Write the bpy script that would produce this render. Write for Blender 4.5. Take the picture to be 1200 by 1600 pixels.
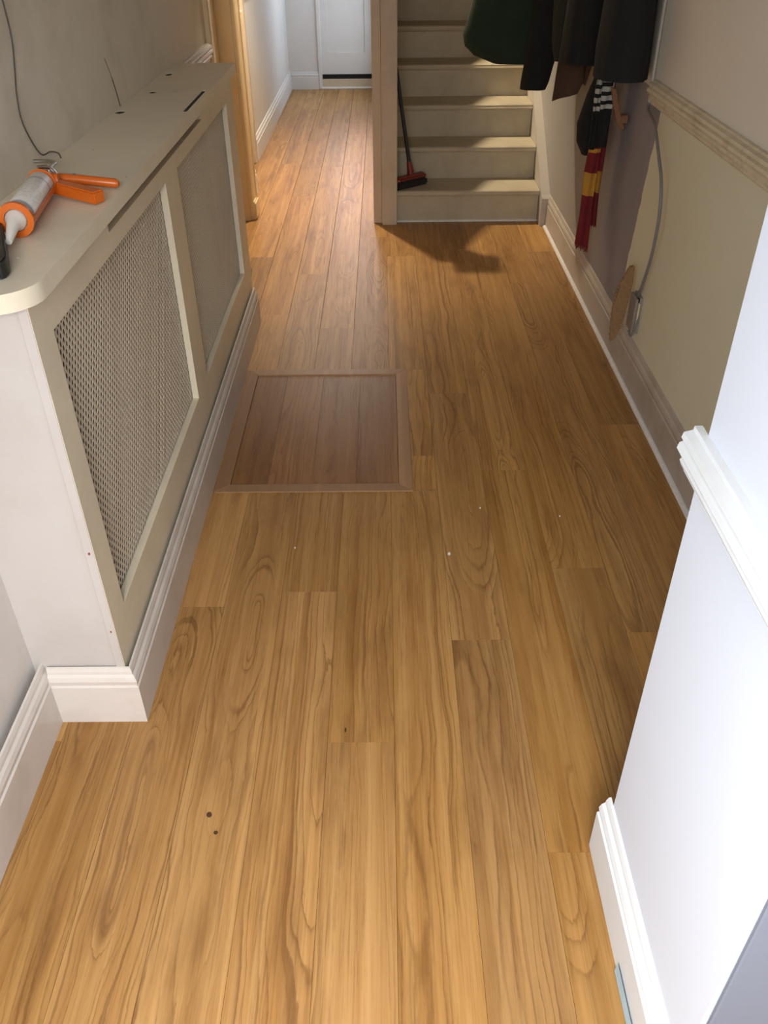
import bpy, bmesh, math, random
from mathutils import Vector, Matrix
for o in list(bpy.data.objects): bpy.data.objects.remove(o)
scn = bpy.context.scene
COL = scn.collection
rnd = random.Random(7)
R = math.radians

# ------------------------------------------------------------------ camera
PITCH, YAW, ROLL, FPX, CAMZ = R(36.1996), R(-0.1952), R(0.558), 1309.6, 1.5
f0 = Vector((math.sin(YAW), math.cos(YAW), 0)); r0 = Vector((math.cos(YAW), -math.sin(YAW), 0)); up = Vector((0, 0, 1))
fw = math.cos(PITCH)*f0 - math.sin(PITCH)*up
dn = -math.sin(PITCH)*f0 - math.cos(PITCH)*up
cX = math.cos(ROLL)*r0 + math.sin(ROLL)*dn
cY = -math.sin(ROLL)*r0 + math.cos(ROLL)*dn
cam_d = bpy.data.cameras.new('camera'); cam = bpy.data.objects.new('camera', cam_d); COL.objects.link(cam)
m = Matrix.Identity(4)
for i in range(3):
    m[i][0] = cX[i]; m[i][1] = -cY[i]; m[i][2] = -fw[i]
m[2][3] = CAMZ
cam.matrix_world = m
cam_d.sensor_fit = 'VERTICAL'; cam_d.sensor_height = 32.0; cam_d.lens = FPX/1600*32.0
cam_d.clip_start = 0.02; cam_d.clip_end = 60
scn.camera = cam

# ------------------------------------------------------------------ world, daylight, exposure
w = bpy.data.worlds.new('world'); scn.world = w; w.use_nodes = True
w.node_tree.nodes['Background'].inputs[0].default_value = (0.75, 0.85, 1.0, 1)
w.node_tree.nodes['Background'].inputs[1].default_value = 0.32
def area(name, loc, rot, sx, sy, power, col):
    l = bpy.data.lights.new(name, 'AREA'); l.shape = 'RECTANGLE'; l.size = sx; l.size_y = sy
    l.energy = power; l.color = col
    o = bpy.data.objects.new(name, l); COL.objects.link(o); o.location = loc; o.rotation_euler = rot
    return o
# daylight through the opening in the left wall beside the photographer
area('daylight_side_opening', (-0.95, -0.32, 1.25), (0, R(-90), 0), 1.7, 0.9, 35, (0.86, 0.93, 1.0))
# daylight through the front opening behind the photographer
fo = area('daylight_front_opening', (-0.15, -1.02, 1.72), (R(36), 0, 0), 0.9, 0.9, 38, (1.0, 0.975, 0.955))
fo.data.spread = R(128)
# daylight through the glazed back door at the end of the hall
area("daylight_back_door", (-0.33, 9.35, 1.75), (R(-90), 0, 0), 0.5, 1.2, 24, (0.80, 0.88, 1.0))
# daylight through the side opening at the far end of the hall, past the stairs
area('daylight_far_side_opening', (0.16, 8.50, 1.20), (0, R(90), 0), 1.6, 0.8, 12, (0.78, 0.87, 1.0))
scn.view_settings.view_transform = 'Standard'; scn.view_settings.look = 'None'
scn.view_settings.gamma = 1; scn.view_settings.use_curve_mapping = False
scn.view_settings.exposure = 0.22
LAMP_POWER = 4400.0

# ------------------------------------------------------------------ materials
def newmat(name):
    mt = bpy.data.materials.new(name); mt.use_nodes = True
    nt = mt.node_tree; b = nt.nodes['Principled BSDF']
    return mt, nt, b
class N:
    def __init__(s, nt): s.nt = nt
    def __call__(s, t, **kw):
        n = s.nt.nodes.new(t)
        for k, v in kw.items():
            if k == 'ins':
                for kk, vv in v.items():
                    if isinstance(vv, bpy.types.NodeSocket): s.nt.links.new(vv, n.inputs[kk])
                    else: n.inputs[kk].default_value = vv
            else: setattr(n, k, v)
        return n
    def math(s, op, a, b=None, c=None, clamp=False):
        n = s.nt.nodes.new('ShaderNodeMath'); n.operation = op; n.use_clamp = clamp
        for i, v in enumerate((a, b, c)):
            if v is None: continue
            if isinstance(v, bpy.types.NodeSocket): s.nt.links.new(v, n.inputs[i])
            else: n.inputs[i].default_value = v
        return n.outputs[0]
    def mix(s, fac, a, b, blend='MIX'):
        n = s.nt.nodes.new('ShaderNodeMix'); n.data_type = 'RGBA'; n.blend_type = blend
        for i, v in ((0, fac), (6, a), (7, b)):
            if isinstance(v, bpy.types.NodeSocket): s.nt.links.new(v, n.inputs[i])
            else: n.inputs[i].default_value = v if i == 0 else (*v, 1)
        return n.outputs[2]
    def ramp(s, fac, stops):
        n = s.nt.nodes.new('ShaderNodeValToRGB'); s.nt.links.new(fac, n.inputs[0])
        e = n.color_ramp.elements
        while len(e) < len(stops): e.new(0.5)
        for q, (p, c) in zip(e, stops):
            q.position = p; q.color = (*c, 1) if len(c) == 3 else c
        return n.outputs[0]

def paint(name, col, rough=0.45, dirt=0.25, dirtcol=(0.30, 0.24, 0.17), scale=3.0, bump=0.15, specks=0.0, var=0.08):
    mt, nt, b = newmat(name); n = N(nt)
    tc = n('ShaderNodeTexCoord').outputs['Object']
    n1 = n('ShaderNodeTexNoise', ins={'Vector': tc, 'Scale': scale, 'Detail': 6.0, 'Roughness': 0.65}).outputs[0]
    f = n.ramp(n1, [(0.48, (0, 0, 0)), (0.78, (dirt, dirt, dirt))])
    dark = tuple(c*(1-var) for c in col)
    n2 = n('ShaderNodeTexNoise', ins={'Vector': tc, 'Scale': scale*0.6, 'Detail': 3.0}).outputs[0]
    base = n.mix(n2, dark, col)
    c = n.mix(f, base, dirtcol)
    if specks:
        v = n('ShaderNodeTexVoronoi', ins={'Vector': tc, 'Scale': 14.0, 'Randomness': 1.0})
        d = n.math('LESS_THAN', v.outputs['Distance'], 0.035)
        g = n.math('GREATER_THAN', n('ShaderNodeTexNoise', ins={'Vector': v.outputs['Position'], 'Scale': 60.0}).outputs[0], 0.60-0.1*specks)
        c = n.mix(n.math('MULTIPLY', n.math('MULTIPLY', d, g), 0.8), c, (0.12, 0.08, 0.05))
    nt.links.new(c, b.inputs['Base Color'])
    b.inputs['Roughness'].default_value = rough
    n3 = n('ShaderNodeTexNoise', ins={'Vector': tc, 'Scale': 55.0, 'Detail': 3.0}).outputs[0]
    bp = n('ShaderNodeBump', ins={'Strength': bump, 'Distance': 0.002, 'Height': n3})
    nt.links.new(bp.outputs[0], b.inputs['Normal'])
    return mt

def plain(name, col, rough=0.5, metal=0.0, noise=0.15, scale=40.0, emit=None):
    mt, nt, b = newmat(name); n = N(nt)
    tc = n('ShaderNodeTexCoord').outputs['Object']
    n1 = n('ShaderNodeTexNoise', ins={'Vector': tc, 'Scale': scale, 'Detail': 3.0}).outputs[0]
    c = n.mix(n1, tuple(x*(1-noise) for x in col), tuple(min(1, x*(1+noise)) for x in col))
    nt.links.new(c, b.inputs['Base Color'])
    b.inputs['Roughness'].default_value = rough; b.inputs['Metallic'].default_value = metal
    if emit:
        b.inputs['Emission Color'].default_value = (*emit[0], 1); b.inputs['Emission Strength'].default_value = emit[1]
    return mt

def fabric(name, col, scale=900.0):
    mt, nt, b = newmat(name); n = N(nt)
    tc = n('ShaderNodeTexCoord').outputs['Object']
    n1 = n('ShaderNodeTexNoise', ins={'Vector': tc, 'Scale': 9.0, 'Detail': 4.0}).outputs[0]
    c = n.mix(n1, tuple(x*0.65 for x in col), tuple(x*1.3 for x in col))
    nt.links.new(c, b.inputs['Base Color'])
    b.inputs['Roughness'].default_value = 0.9
    n2 = n('ShaderNodeTexNoise', ins={'Vector': tc, 'Scale': 220.0, 'Detail': 2.0}).outputs[0]
    bp = n('ShaderNodeBump', ins={'Strength': 0.4, 'Distance': 0.002, 'Height': n2})
    nt.links.new(bp.outputs[0], b.inputs['Normal'])
    return mt

def oak(name, light, mid, dark, rough=0.40, contrast=1.0):
    mt, nt, b = newmat(name); n = N(nt)
    tc = n('ShaderNodeTexCoord').outputs['Object']
    rn = n('ShaderNodeObjectInfo').outputs['Random']
    off = n.math('MULTIPLY', rn, 37.0)
    sep = n('ShaderNodeSeparateXYZ', ins={'Vector': tc})
    x, y = sep.outputs[0], sep.outputs[1]
    def vec(sx, sy, zz=0.0):
        return n('ShaderNodeCombineXYZ', ins={'X': n.math('MULTIPLY', x, sx), 'Y': n.math('ADD', n.math('MULTIPLY', y, sy), off), 'Z': n.math('ADD', off, zz)}).outputs[0]
    # growth rings cut by the board: radius from a wandering pith line
    wob = n('ShaderNodeTexNoise', ins={'Vector': vec(9, 1.5), 'Scale': 1.0, 'Detail': 3.0, 'Roughness': 0.5}).outputs[0]
    depth = n('ShaderNodeTexNoise', ins={'Vector': vec(1.0, 1.1, 5.0), 'Scale': 1.0, 'Detail': 2.0}).outputs[0]
    fine = n('ShaderNodeTexNoise', ins={'Vector': vec(90, 16, 9.0), 'Scale': 1.0, 'Detail': 4.0, 'Roughness': 0.65}).outputs[0]
    rx = n.math('MULTIPLY', n.math('SUBTRACT', n.math('FRACT', n.math('MULTIPLY', rn, 13.7)), 0.5), 0.20)
    u = n.math('ADD', n.math('SUBTRACT', x, rx), n.math('MULTIPLY', n.math('SUBTRACT', wob, 0.5), 0.065))
    d = n.math('MULTIPLY', n.math('SUBTRACT', depth, 0.40), 0.27)
    r = n.math('SQRT', n.math('ADD', n.math('MULTIPLY', u, u), n.math('MULTIPLY', d, d)))
    r = n.math('ADD', r, n.math('MULTIPLY', fine, 0.008))
    rn2 = n('ShaderNodeTexNoise', noise_dimensions='1D', ins={'W': n.math('ADD', n.math('MULTIPLY', r, 30.0), off), 'Scale': 1.0, 'Detail': 2.0}).outputs[0]
    ph = n.math('FRACT', n.math('ADD', n.math('MULTIPLY', r, 62.0), n.math('MULTIPLY', rn2, 3.0)))
    ring = n.ramp(ph, [(0.0, (0.8, 0.8, 0.8)), (0.05, (1, 1, 1)), (0.13, (0.55, 0.55, 0.55)), (0.30, (0.22, 0.22, 0.22)), (0.60, (0.03, 0.03, 0.03)), (0.94, (0.0, 0.0, 0.0)), (1.0, (0.8, 0.8, 0.8))])
    rmask = n('ShaderNodeTexNoise', ins={'Vector': vec(14, 1.2, 21.0), 'Scale': 1.0, 'Detail': 3.0}).outputs[0]
    ringm = n.math('MULTIPLY', ring, n.ramp(rmask, [(0.36, (0.0, 0.0, 0.0)), (0.58, (1, 1, 1))]))
    # long pores and streaks
    pore = n('ShaderNodeTexNoise', ins={'Vector': vec(300, 6, 3.0), 'Scale': 1.0, 'Detail': 5.0, 'Roughness': 0.75}).outputs[0]
    poref = n.ramp(pore, [(0.50, (0, 0, 0)), (0.66, (0.9, 0.9, 0.9))])
    pmask = n('ShaderNodeTexNoise', ins={'Vector': vec(22, 1.5, 31.0), 'Scale': 1.0, 'Detail': 2.0}).outputs[0]
    poref = n.math('MULTIPLY', poref, n.ramp(pmask, [(0.35, (0.25, 0.25, 0.25)), (0.65, (1, 1, 1))]))
    streak = n('ShaderNodeTexNoise', ins={'Vector': vec(34, 0.7, 13.0), 'Scale': 1.0, 'Detail': 5.0, 'Roughness': 0.6}).outputs[0]
    blot = n('ShaderNodeTexNoise', ins={'Vector': vec(16, 3.0, 41.0), 'Scale': 1.0, 'Detail': 4.0, 'Roughness': 0.6}).outputs[0]
    c = n.mix(n.ramp(streak, [(0.34, (0, 0, 0)), (0.66, (1, 1, 1))]), mid, light)
    sap = n('ShaderNodeTexNoise', ins={'Vector': vec(26, 0.45, 51.0), 'Scale': 1.0, 'Detail': 3.0}).outputs[0]
    c = n.mix(n.math('MULTIPLY', n.ramp(sap, [(0.60, (0, 0, 0)), (0.68, (1, 1, 1))]), 0.5), c, tuple(min(1, q*1.25) for q in light))
    c = n.mix(n.math('MULTIPLY', n.ramp(blot, [(0.52, (0, 0, 0)), (0.75, (1, 1, 1))]), 0.45*contrast), c, dark)
    c = n.mix(n.math('MULTIPLY', ringm, 0.62*contrast), c, dark)
    c = n.mix(n.math('MULTIPLY', poref, 0.62*contrast), c, dark)
    tone = n.math('ADD', 0.80, n.math('MULTIPLY', n.math('FRACT', n.math('MULTIPLY', rn, 7.31)), 0.32))
    hsv = n('ShaderNodeHueSaturation', ins={'Color': c, 'Value': tone, 'Saturation': n.math('ADD', 0.96, n.math('MULTIPLY', rn, 0.05))})
    nt.links.new(hsv.outputs[0], b.inputs['Base Color'])
    nt.links.new(n.math('ADD', rough, n.math('MULTIPLY', poref, 0.18)), b.inputs['Roughness'])
    b.inputs['Specular IOR Level'].default_value = 0.36
    bp = n('ShaderNodeBump', ins={'Strength': 0.10, 'Distance': 0.001, 'Height': n.math('SUBTRACT', 1.0, poref)})
    nt.links.new(bp.outputs[0], b.inputs['Normal'])
    return mt

M = {}
M['oak'] = oak('oak_board', (0.50, 0.275, 0.090), (0.365, 0.175, 0.045), (0.14, 0.052, 0.011))
M['oak_hatch'] = oak('oak_hatch_board', (0.33, 0.160, 0.055), (0.24, 0.105, 0.033), (0.12, 0.046, 0.012))
M['beech'] = oak('plain_timber_strip', (0.36, 0.20, 0.095), (0.33, 0.18, 0.085), (0.26, 0.13, 0.055), contrast=0.3)
M['under'] = plain('dark_underlay', (0.035, 0.020, 0.010), 0.9)
M['white'] = paint('white_gloss_paint', (0.70, 0.665, 0.63), 0.35, 0.35, specks=0.4)
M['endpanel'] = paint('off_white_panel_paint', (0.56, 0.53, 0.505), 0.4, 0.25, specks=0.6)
M['skirt'] = paint('white_skirting_paint', (0.66, 0.61, 0.56), 0.35, 0.35, scale=5.0, specks=0.8)
M['skirt_dull'] = paint('dingy_skirting_paint', (0.50, 0.44, 0.37), 0.45, 0.5, (0.26, 0.19, 0.12), scale=6.0, specks=1.0)
M['cream_wood'] = paint('cream_cover_paint', (0.84, 0.77, 0.60), 0.38, 0.25, specks=0.3)
M['grille'] = paint('cream_grille_paint', (0.70, 0.62, 0.49), 0.45, 0.2, scale=2.0)
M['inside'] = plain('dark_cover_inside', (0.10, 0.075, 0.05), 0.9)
M['hole_shade'] = plain('dark_hole_shade', (0.030, 0.020, 0.012), 0.95)  # near-black that paints the shade inside the shelf holes
M['left_wall'] = paint('grey_cream_wall_paint', (0.80, 0.74, 0.62), 0.75, 0.50, (0.46, 0.39, 0.29), scale=3.2)
M['far_wall'] = paint('pale_wall_paint', (0.66, 0.65, 0.63), 0.45, 0.12)
M['pier'] = paint('white_wall_paint', (0.66, 0.70, 0.775), 0.6, 0.10, (0.6, 0.58, 0.55), specks=0.25, var=0.03)
M['pier_shade'] = paint('blue_grey_pier_shade', (0.165, 0.185, 0.23), 0.5, 0.08, var=0.03)  # shade of the pier's near face, put into this darker blue-grey
M['pier_trim'] = paint('white_trim_paint', (0.72, 0.74, 0.75), 0.4, 0.22, (0.55, 0.48, 0.38), scale=9.0, specks=0.8)
M['door_wood'] = paint('yellowed_cream_gloss', (0.74, 0.58, 0.34), 0.35, 0.25, (0.42, 0.26, 0.11), scale=6.0)
M['newel'] = paint('worn_cream_newel_paint', (0.58, 0.48, 0.35), 0.5, 0.35, (0.28, 0.18, 0.10), scale=4.0, specks=0.6)
M['stair'] = paint('worn_cream_stair_paint', (0.50, 0.43, 0.30), 0.55, 0.45, (0.27, 0.20, 0.12), scale=5.0, specks=0.4)
M['string'] = paint('white_string_paint', (0.50, 0.45, 0.38), 0.45, 0.35, specks=0.5)
M['dado'] = paint('yellowed_dado_paint', (0.72, 0.62, 0.44), 0.45, 0.55, (0.34, 0.21, 0.10), scale=14.0)
M['ceiling'] = paint('ceiling_paint', (0.6, 0.58, 0.54), 0.8, 0.1)
M['bead'] = plain('white_bead_paint', (0.75, 0.73, 0.70), 0.4)
M['black'] = plain('black_plastic', (0.012, 0.012, 0.013), 0.45)
M['blackgap'] = plain('black_brush_strip', (0.01, 0.009, 0.008), 0.95)
M['orange'] = plain('orange_enamel', (0.62, 0.13, 0.012), 0.3, noise=0.08)
M['steel'] = plain('bright_steel', (0.45, 0.43, 0.40), 0.28, 1.0)
M['tube'] = None
M['nozzle'] = plain('milky_plastic', (0.74, 0.70, 0.64), 0.4)
M['wire'] = plain('thin_dark_wire', (0.09, 0.075, 0.055), 0.6)
M['cable'] = plain('grey_cable', (0.19, 0.18, 0.17), 0.5)
M['cable_pale'] = plain('painted_conduit', (0.42, 0.38, 0.31), 0.5)
M['card'] = plain('brown_cardboard', (0.25, 0.14, 0.06), 0.85, scale=120.0, noise=0.35)
M['box_steel'] = plain('dull_socket_box', (0.33, 0.29, 0.25), 0.5, 0.4)
M['socket'] = plain('ivory_plastic', (0.70, 0.62, 0.45), 0.4)
M['green'] = fabric('dark_green_cloth', (0.010, 0.024, 0.010))
M['navy'] = fabric('black_cloth', (0.0045, 0.005, 0.005))
M['char'] = fabric('charcoal_cloth', (0.0055, 0.0058, 0.0054))
M['olive'] = fabric('olive_wax_cloth', (0.016, 0.017, 0.010))
M['brown'] = fabric('brown_cloth', (0.075, 0.038, 0.020))
M['red'] = fabric('maroon_wool', (0.15, 0.006, 0.008))
M['yellow'] = fabric('mustard_wool', (0.44, 0.20, 0.02))
M['offwhite'] = fabric('offwhite_wool', (0.42, 0.41, 0.36))
M['hanger'] = plain('varnished_wood', (0.22, 0.10, 0.045), 0.4)
M['redplastic'] = plain('red_plastic', (0.20, 0.018, 0.014), 0.4)
M['bristle'] = plain('dark_bristle', (0.018, 0.014, 0.013), 0.9, noise=0.5, scale=300)
M['chip'] = plain('white_paint_chip', (0.8, 0.78, 0.72), 0.7)
M['knot'] = plain('dark_knot', (0.06, 0.026, 0.010), 0.7)
M['rust'] = plain('rust_spot', (0.22, 0.03, 0.015), 0.7)
M['tape'] = plain('blue_grey_tape', (0.38, 0.50, 0.56), 0.6)
M['shade'] = plain('grey_enamel_shade', (0.10, 0.10, 0.10), 0.5)
M['bulb'] = plain('lit_bulb', (1, 0.9, 0.7), 0.5, emit=((1.0, 0.84, 0.62), LAMP_POWER))
def glass_mat():
    mt = bpy.data.materials.new('thin_glass'); mt.use_nodes = True; nt = mt.node_tree
    nt.nodes.clear(); o = nt.nodes.new('ShaderNodeOutputMaterial')
    t = nt.nodes.new('ShaderNodeBsdfTransparent'); g = nt.nodes.new('ShaderNodeBsdfGlossy'); g.inputs['Roughness'].default_value = 0.02
    mx = nt.nodes.new('ShaderNodeMixShader'); mx.inputs[0].default_value = 0.07
    nt.links.new(t.outputs[0], mx.inputs[1]); nt.links.new(g.outputs[0], mx.inputs[2]); nt.links.new(mx.outputs[0], o.inputs[0])
    return mt
M['glass'] = glass_mat()
def wall_right_mat():
    # two paints on one wall: a lavender-grey square of old paint below the rail by the coats, cream elsewhere
    mt, nt, b = newmat('right_wall_paints'); n = N(nt)
    tc = n('ShaderNodeTexCoord').outputs['Object']
    sep = n('ShaderNodeSeparateXYZ', ins={'Vector': tc}); y, z = sep.outputs[1], sep.outputs[2]
    wob = n.math('MULTIPLY', n.math('SUBTRACT', n('ShaderNodeTexNoise', ins={'Vector': tc, 'Scale': 14.0}).outputs[0], 0.5), 0.03)
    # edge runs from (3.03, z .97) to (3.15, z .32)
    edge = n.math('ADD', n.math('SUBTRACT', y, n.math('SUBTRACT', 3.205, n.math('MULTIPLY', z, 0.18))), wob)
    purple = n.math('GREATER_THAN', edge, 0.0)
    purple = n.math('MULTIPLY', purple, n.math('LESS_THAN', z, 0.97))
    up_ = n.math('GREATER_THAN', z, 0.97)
    st = n('ShaderNodeTexNoise', ins={'Vector': tc, 'Scale': 2.0, 'Detail': 5.0, 'Roughness': 0.6}).outputs[0]
    cream = n.mix(st, (0.68, 0.63, 0.44), (0.78, 0.75, 0.58))
    upper = n.mix(st, (0.74, 0.67, 0.55), (0.85, 0.79, 0.67))
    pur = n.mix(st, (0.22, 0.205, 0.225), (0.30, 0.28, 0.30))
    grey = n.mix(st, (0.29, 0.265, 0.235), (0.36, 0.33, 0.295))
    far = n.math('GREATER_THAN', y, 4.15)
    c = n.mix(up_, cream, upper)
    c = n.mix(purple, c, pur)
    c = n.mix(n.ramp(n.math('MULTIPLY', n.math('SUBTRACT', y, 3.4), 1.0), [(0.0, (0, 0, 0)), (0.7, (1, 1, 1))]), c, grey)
    nt.links.new(c, b.inputs['Base Color']); b.inputs['Roughness'].default_value = 0.6
    n3 = n('ShaderNodeTexNoise', ins={'Vector': tc, 'Scale': 30.0, 'Detail': 4.0}).outputs[0]
    bp = n('ShaderNodeBump', ins={'Strength': 0.2, 'Distance': 0.003, 'Height': n3}); nt.links.new(bp.outputs[0], b.inputs['Normal'])
    return mt
M['right_wall'] = wall_right_mat()
def cartridge_mat():
    mt, nt, b = newmat('printed_cartridge'); n = N(nt)
    tc = n('ShaderNodeTexCoord').outputs['Object']
    sep = n('ShaderNodeSeparateXYZ', ins={'Vector': tc}); x, z = sep.outputs[0], sep.outputs[2]
    band = n.ramp(n.math('ADD', n.math('MULTIPLY', z, 4.4), 0.5), [(0.0, (0.85, 0.83, 0.78)), (0.10, (0.30, 0.34, 0.40)), (0.14, (0.85, 0.83, 0.78)), (0.78, (0.82, 0.80, 0.76)), (0.80, (0.35, 0.38, 0.44)), (0.85, (0.87, 0.84, 0.80))])
    rows = n.math('GREATER_THAN', n.math('SINE', n.math('MULTIPLY', z, 900.0)), 0.25)
    words = n('ShaderNodeTexNoise', ins={'Vector': tc, 'Scale': 190.0, 'Detail': 1.0}).outputs[0]
    t = n.math('MULTIPLY', n.math('MULTIPLY', rows, n.math('GREATER_THAN', words, 0.50)), n.math('LESS_THAN', n.math('ABSOLUTE', z), 0.06))
    c = n.mix(n.math('MULTIPLY', t, 0.38), band, (0.25, 0.24, 0.24))
    nt.links.new(c, b.inputs['Base Color']); b.inputs['Roughness'].default_value = 0.42
    return mt
M['tube'] = cartridge_mat()

# ------------------------------------------------------------------ mesh helpers
def link(o, parent=None, origin=(0, 0, 0)):
    COL.objects.link(o)
    origin = Vector(origin)
    if parent is not None:
        o.parent = parent; o.location = origin - wloc(parent)
    else: o.location = origin
    o['_w'] = list(origin)
    return o
def wloc(o): return Vector(o['_w'])
def build(name, bm, mat, parent=None, origin=None, smooth=False):
    bmesh.ops.recalc_face_normals(bm, faces=bm.faces)
    if origin is None:
        if parent is not None: origin = wloc(parent)
        else:
            lo = Vector([min(v.co[i] for v in bm.verts) for i in range(3)]); hi = Vector([max(v.co[i] for v in bm.verts) for i in range(3)])
            origin = Vector(((lo.x+hi.x)/2, (lo.y+hi.y)/2, lo.z))
    origin = Vector(origin)
    bmesh.ops.translate(bm, verts=bm.verts, vec=-origin)
    me = bpy.data.meshes.new(name); bm.to_mesh(me); bm.free()
    for mm in (mat if isinstance(mat, (list, tuple)) else [mat]): me.materials.append(M[mm])
    if smooth:
        for p in me.polygons: p.use_smooth = True
        try: me.set_sharp_from_angle(angle=R(40))
        except Exception: pass
    return link(bpy.data.objects.new(name, me), parent, origin)
def thing(name, label, cat, loc, group=None, kind=None):
    o = bpy.data.objects.new(name, None); o.empty_display_size = 0.05
    link(o, None, loc); tag(o, label, cat, group, kind); return o
def tag(o, label, cat=None, group=None, kind=None):
    if label: o['label'] = label
    if cat: o['category'] = cat
    if group: o['group'] = group
    if kind: o['kind'] = kind
    return o
def box(x0, x1, y0, y1, z0, z1, bev=0.0, seg=1, bm=None):
    b2 = bmesh.new()
    vs = [b2.verts.new((x, y, z)) for x in (x0, x1) for y in (y0, y1) for z in (z0, z1)]
    for f in ((0, 1, 3, 2), (4, 6, 7, 5), (0, 4, 5, 1), (2, 3, 7, 6), (0, 2, 6, 4), (1, 5, 7, 3)): b2.faces.new([vs[i] for i in f])
    if bev: bmesh.ops.bevel(b2, geom=b2.edges[:], offset=bev, segments=seg, affect='EDGES')
    if bm is None: return b2
    merge(bm, b2); return bm
def merge(bm, b2, mi=0):
    me = bpy.data.meshes.new('tmp'); b2.to_mesh(me); b2.free()
    k = len(bm.faces); bm.from_mesh(me); bpy.data.meshes.remove(me)
    bm.faces.ensure_lookup_table()
    if mi:
        for f in bm.faces[k:]: f.material_index = mi
def prism(pts, axis, a, b, bm=None):
    """closed polygon of 2D pts swept along axis from a to b; the other two coordinates keep xyz order"""
    bm = bm or bmesh.new()
    def P(p, t): q = list(p); q.insert(axis, t); return q
    r1 = [bm.verts.new(P(p, a)) for p in pts]; r2 = [bm.verts.new(P(p, b)) for p in pts]
    n = len(pts)
    for i in range(n): bm.faces.new((r1[i], r1[(i+1) % n], r2[(i+1) % n], r2[i]))
    bm.faces.new(r1[::-1]); bm.faces.new(r2)
    return bm
def sweep(prof, path, nrm, bm=None):
    """profile [(out, z)] swept along a list of xy points; nrm = outward normal of each stretch; mitred corners"""
    bm = bm or bmesh.new(); rings = []
    k = len(path)
    for i, p in enumerate(path):
        if i == 0: d = Vector(nrm[0])
        elif i == k-1: d = Vector(nrm[-1])
        else: d = Vector(nrm[i-1]) + Vector(nrm[i])
        rings.append([bm.verts.new((p[0]+d.x*o, p[1]+d.y*o, z)) for o, z in prof])
    n = len(prof)
    for a, b in zip(rings, rings[1:]):
        for i in range(n): bm.faces.new((a[i], a[(i+1) % n], b[(i+1) % n], b[i]))
    bm.faces.new(rings[0][::-1]); bm.faces.new(rings[-1])
    return bm
def tube(pts, r, seg=8, bm=None, caps=True):
    bm = bm or bmesh.new(); pts = [Vector(p) for p in pts]; rings = []
    rr = r if isinstance(r, (list, tuple)) else [r]*len(pts)
    prev = None
    for i, p in enumerate(pts):
        t = (pts[min(i+1, len(pts)-1)] - pts[max(i-1, 0)]).normalized()
        if prev is None:
            a = Vector((0, 0, 1)) if abs(t.z) < 0.9 else Vector((1, 0, 0)); u = t.cross(a).normalized()
        else: u = (prev - t*prev.dot(t)).normalized()
        v = t.cross(u); prev = u
        rings.append([bm.verts.new(p + (u*math.cos(2*math.pi*k/seg) + v*math.sin(2*math.pi*k/seg))*rr[i]) for k in range(seg)])
    for a, b in zip(rings, rings[1:]):
        for k in range(seg): bm.faces.new((a[k], a[(k+1) % seg], b[(k+1) % seg], b[k]))
    if caps: bm.faces.new(rings[0][::-1]); bm.faces.new(rings[-1])
    return bm
def smoothpath(pts, n=6):
    pts = [Vector(p) for p in pts]; out = []
    for i in range(len(pts)-1):
        p0 = pts[max(i-1, 0)]; p1 = pts[i]; p2 = pts[i+1]; p3 = pts[min(i+2, len(pts)-1)]
        for k in range(n):
            t = k/n
            out.append(0.5*((2*p1) + (p2-p0)*t + (2*p0-5*p1+4*p2-p3)*t*t + (3*p1-p0-3*p2+p3)*t**3))
    return out + [pts[-1]]
def plate_rects(us, vs, hole, axis, a, b):
    """rectangular plate with rectangular holes, on a grid of cell borders us x vs; hole(i,j) True = open"""
    bm = bmesh.new(); V = {}
    def g(i, j, s):
        k = (i, j, s)
        if k not in V:
            q = [us[i], vs[j]]; q.insert(axis, b if s else a); V[k] = bm.verts.new(q)
        return V[k]
    nu, nv = len(us)-1, len(vs)-1
    solid = lambda i, j: 0 <= i < nu and 0 <= j < nv and not hole(i, j)
    for i in range(nu):
        for j in range(nv):
            if not solid(i, j): continue
            for s in (0, 1): bm.faces.new([g(i, j, s), g(i+1, j, s), g(i+1, j+1, s), g(i, j+1, s)])
            for (di, dj, e) in ((-1, 0, ((i, j), (i, j+1))), (1, 0, ((i+1, j), (i+1, j+1))), (0, -1, ((i, j), (i+1, j))), (0, 1, ((i, j+1), (i+1, j+1)))):
                if not solid(i+di, j+dj): bm.faces.new([g(*e[0], 0), g(*e[1], 0), g(*e[1], 1), g(*e[0], 1)])
    return bm
def plate_holes(loops, z0, z1):
    """horizontal plate: loops[0] outline, others holes"""
    bm = bmesh.new(); edges = []
    for lp in loops:
        vs = [bm.verts.new((p[0], p[1], z1)) for p in lp]
        for i in range(len(vs)): edges.append(bm.edges.new((vs[i], vs[(i+1) % len(vs)])))
    bmesh.ops.triangle_fill(bm, use_beauty=True, use_dissolve=False, edges=edges)
    top = bm.faces[:]
    r = bmesh.ops.extrude_face_region(bm, geom=top)
    bmesh.ops.translate(bm, verts=[v for v in r['geom'] if isinstance(v, bmesh.types.BMVert)], vec=(0, 0, z0-z1))
    return bm
def ellipse(cx, cy, a, b, n=12, rag=0.0):
    return [(cx+a*math.cos(2*math.pi*k/n)*(1+rag*rnd.uniform(-1, 1)), cy+b*math.sin(2*math.pi*k/n)*(1+rag*rnd.uniform(-1, 1))) for k in range(n)]

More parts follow.
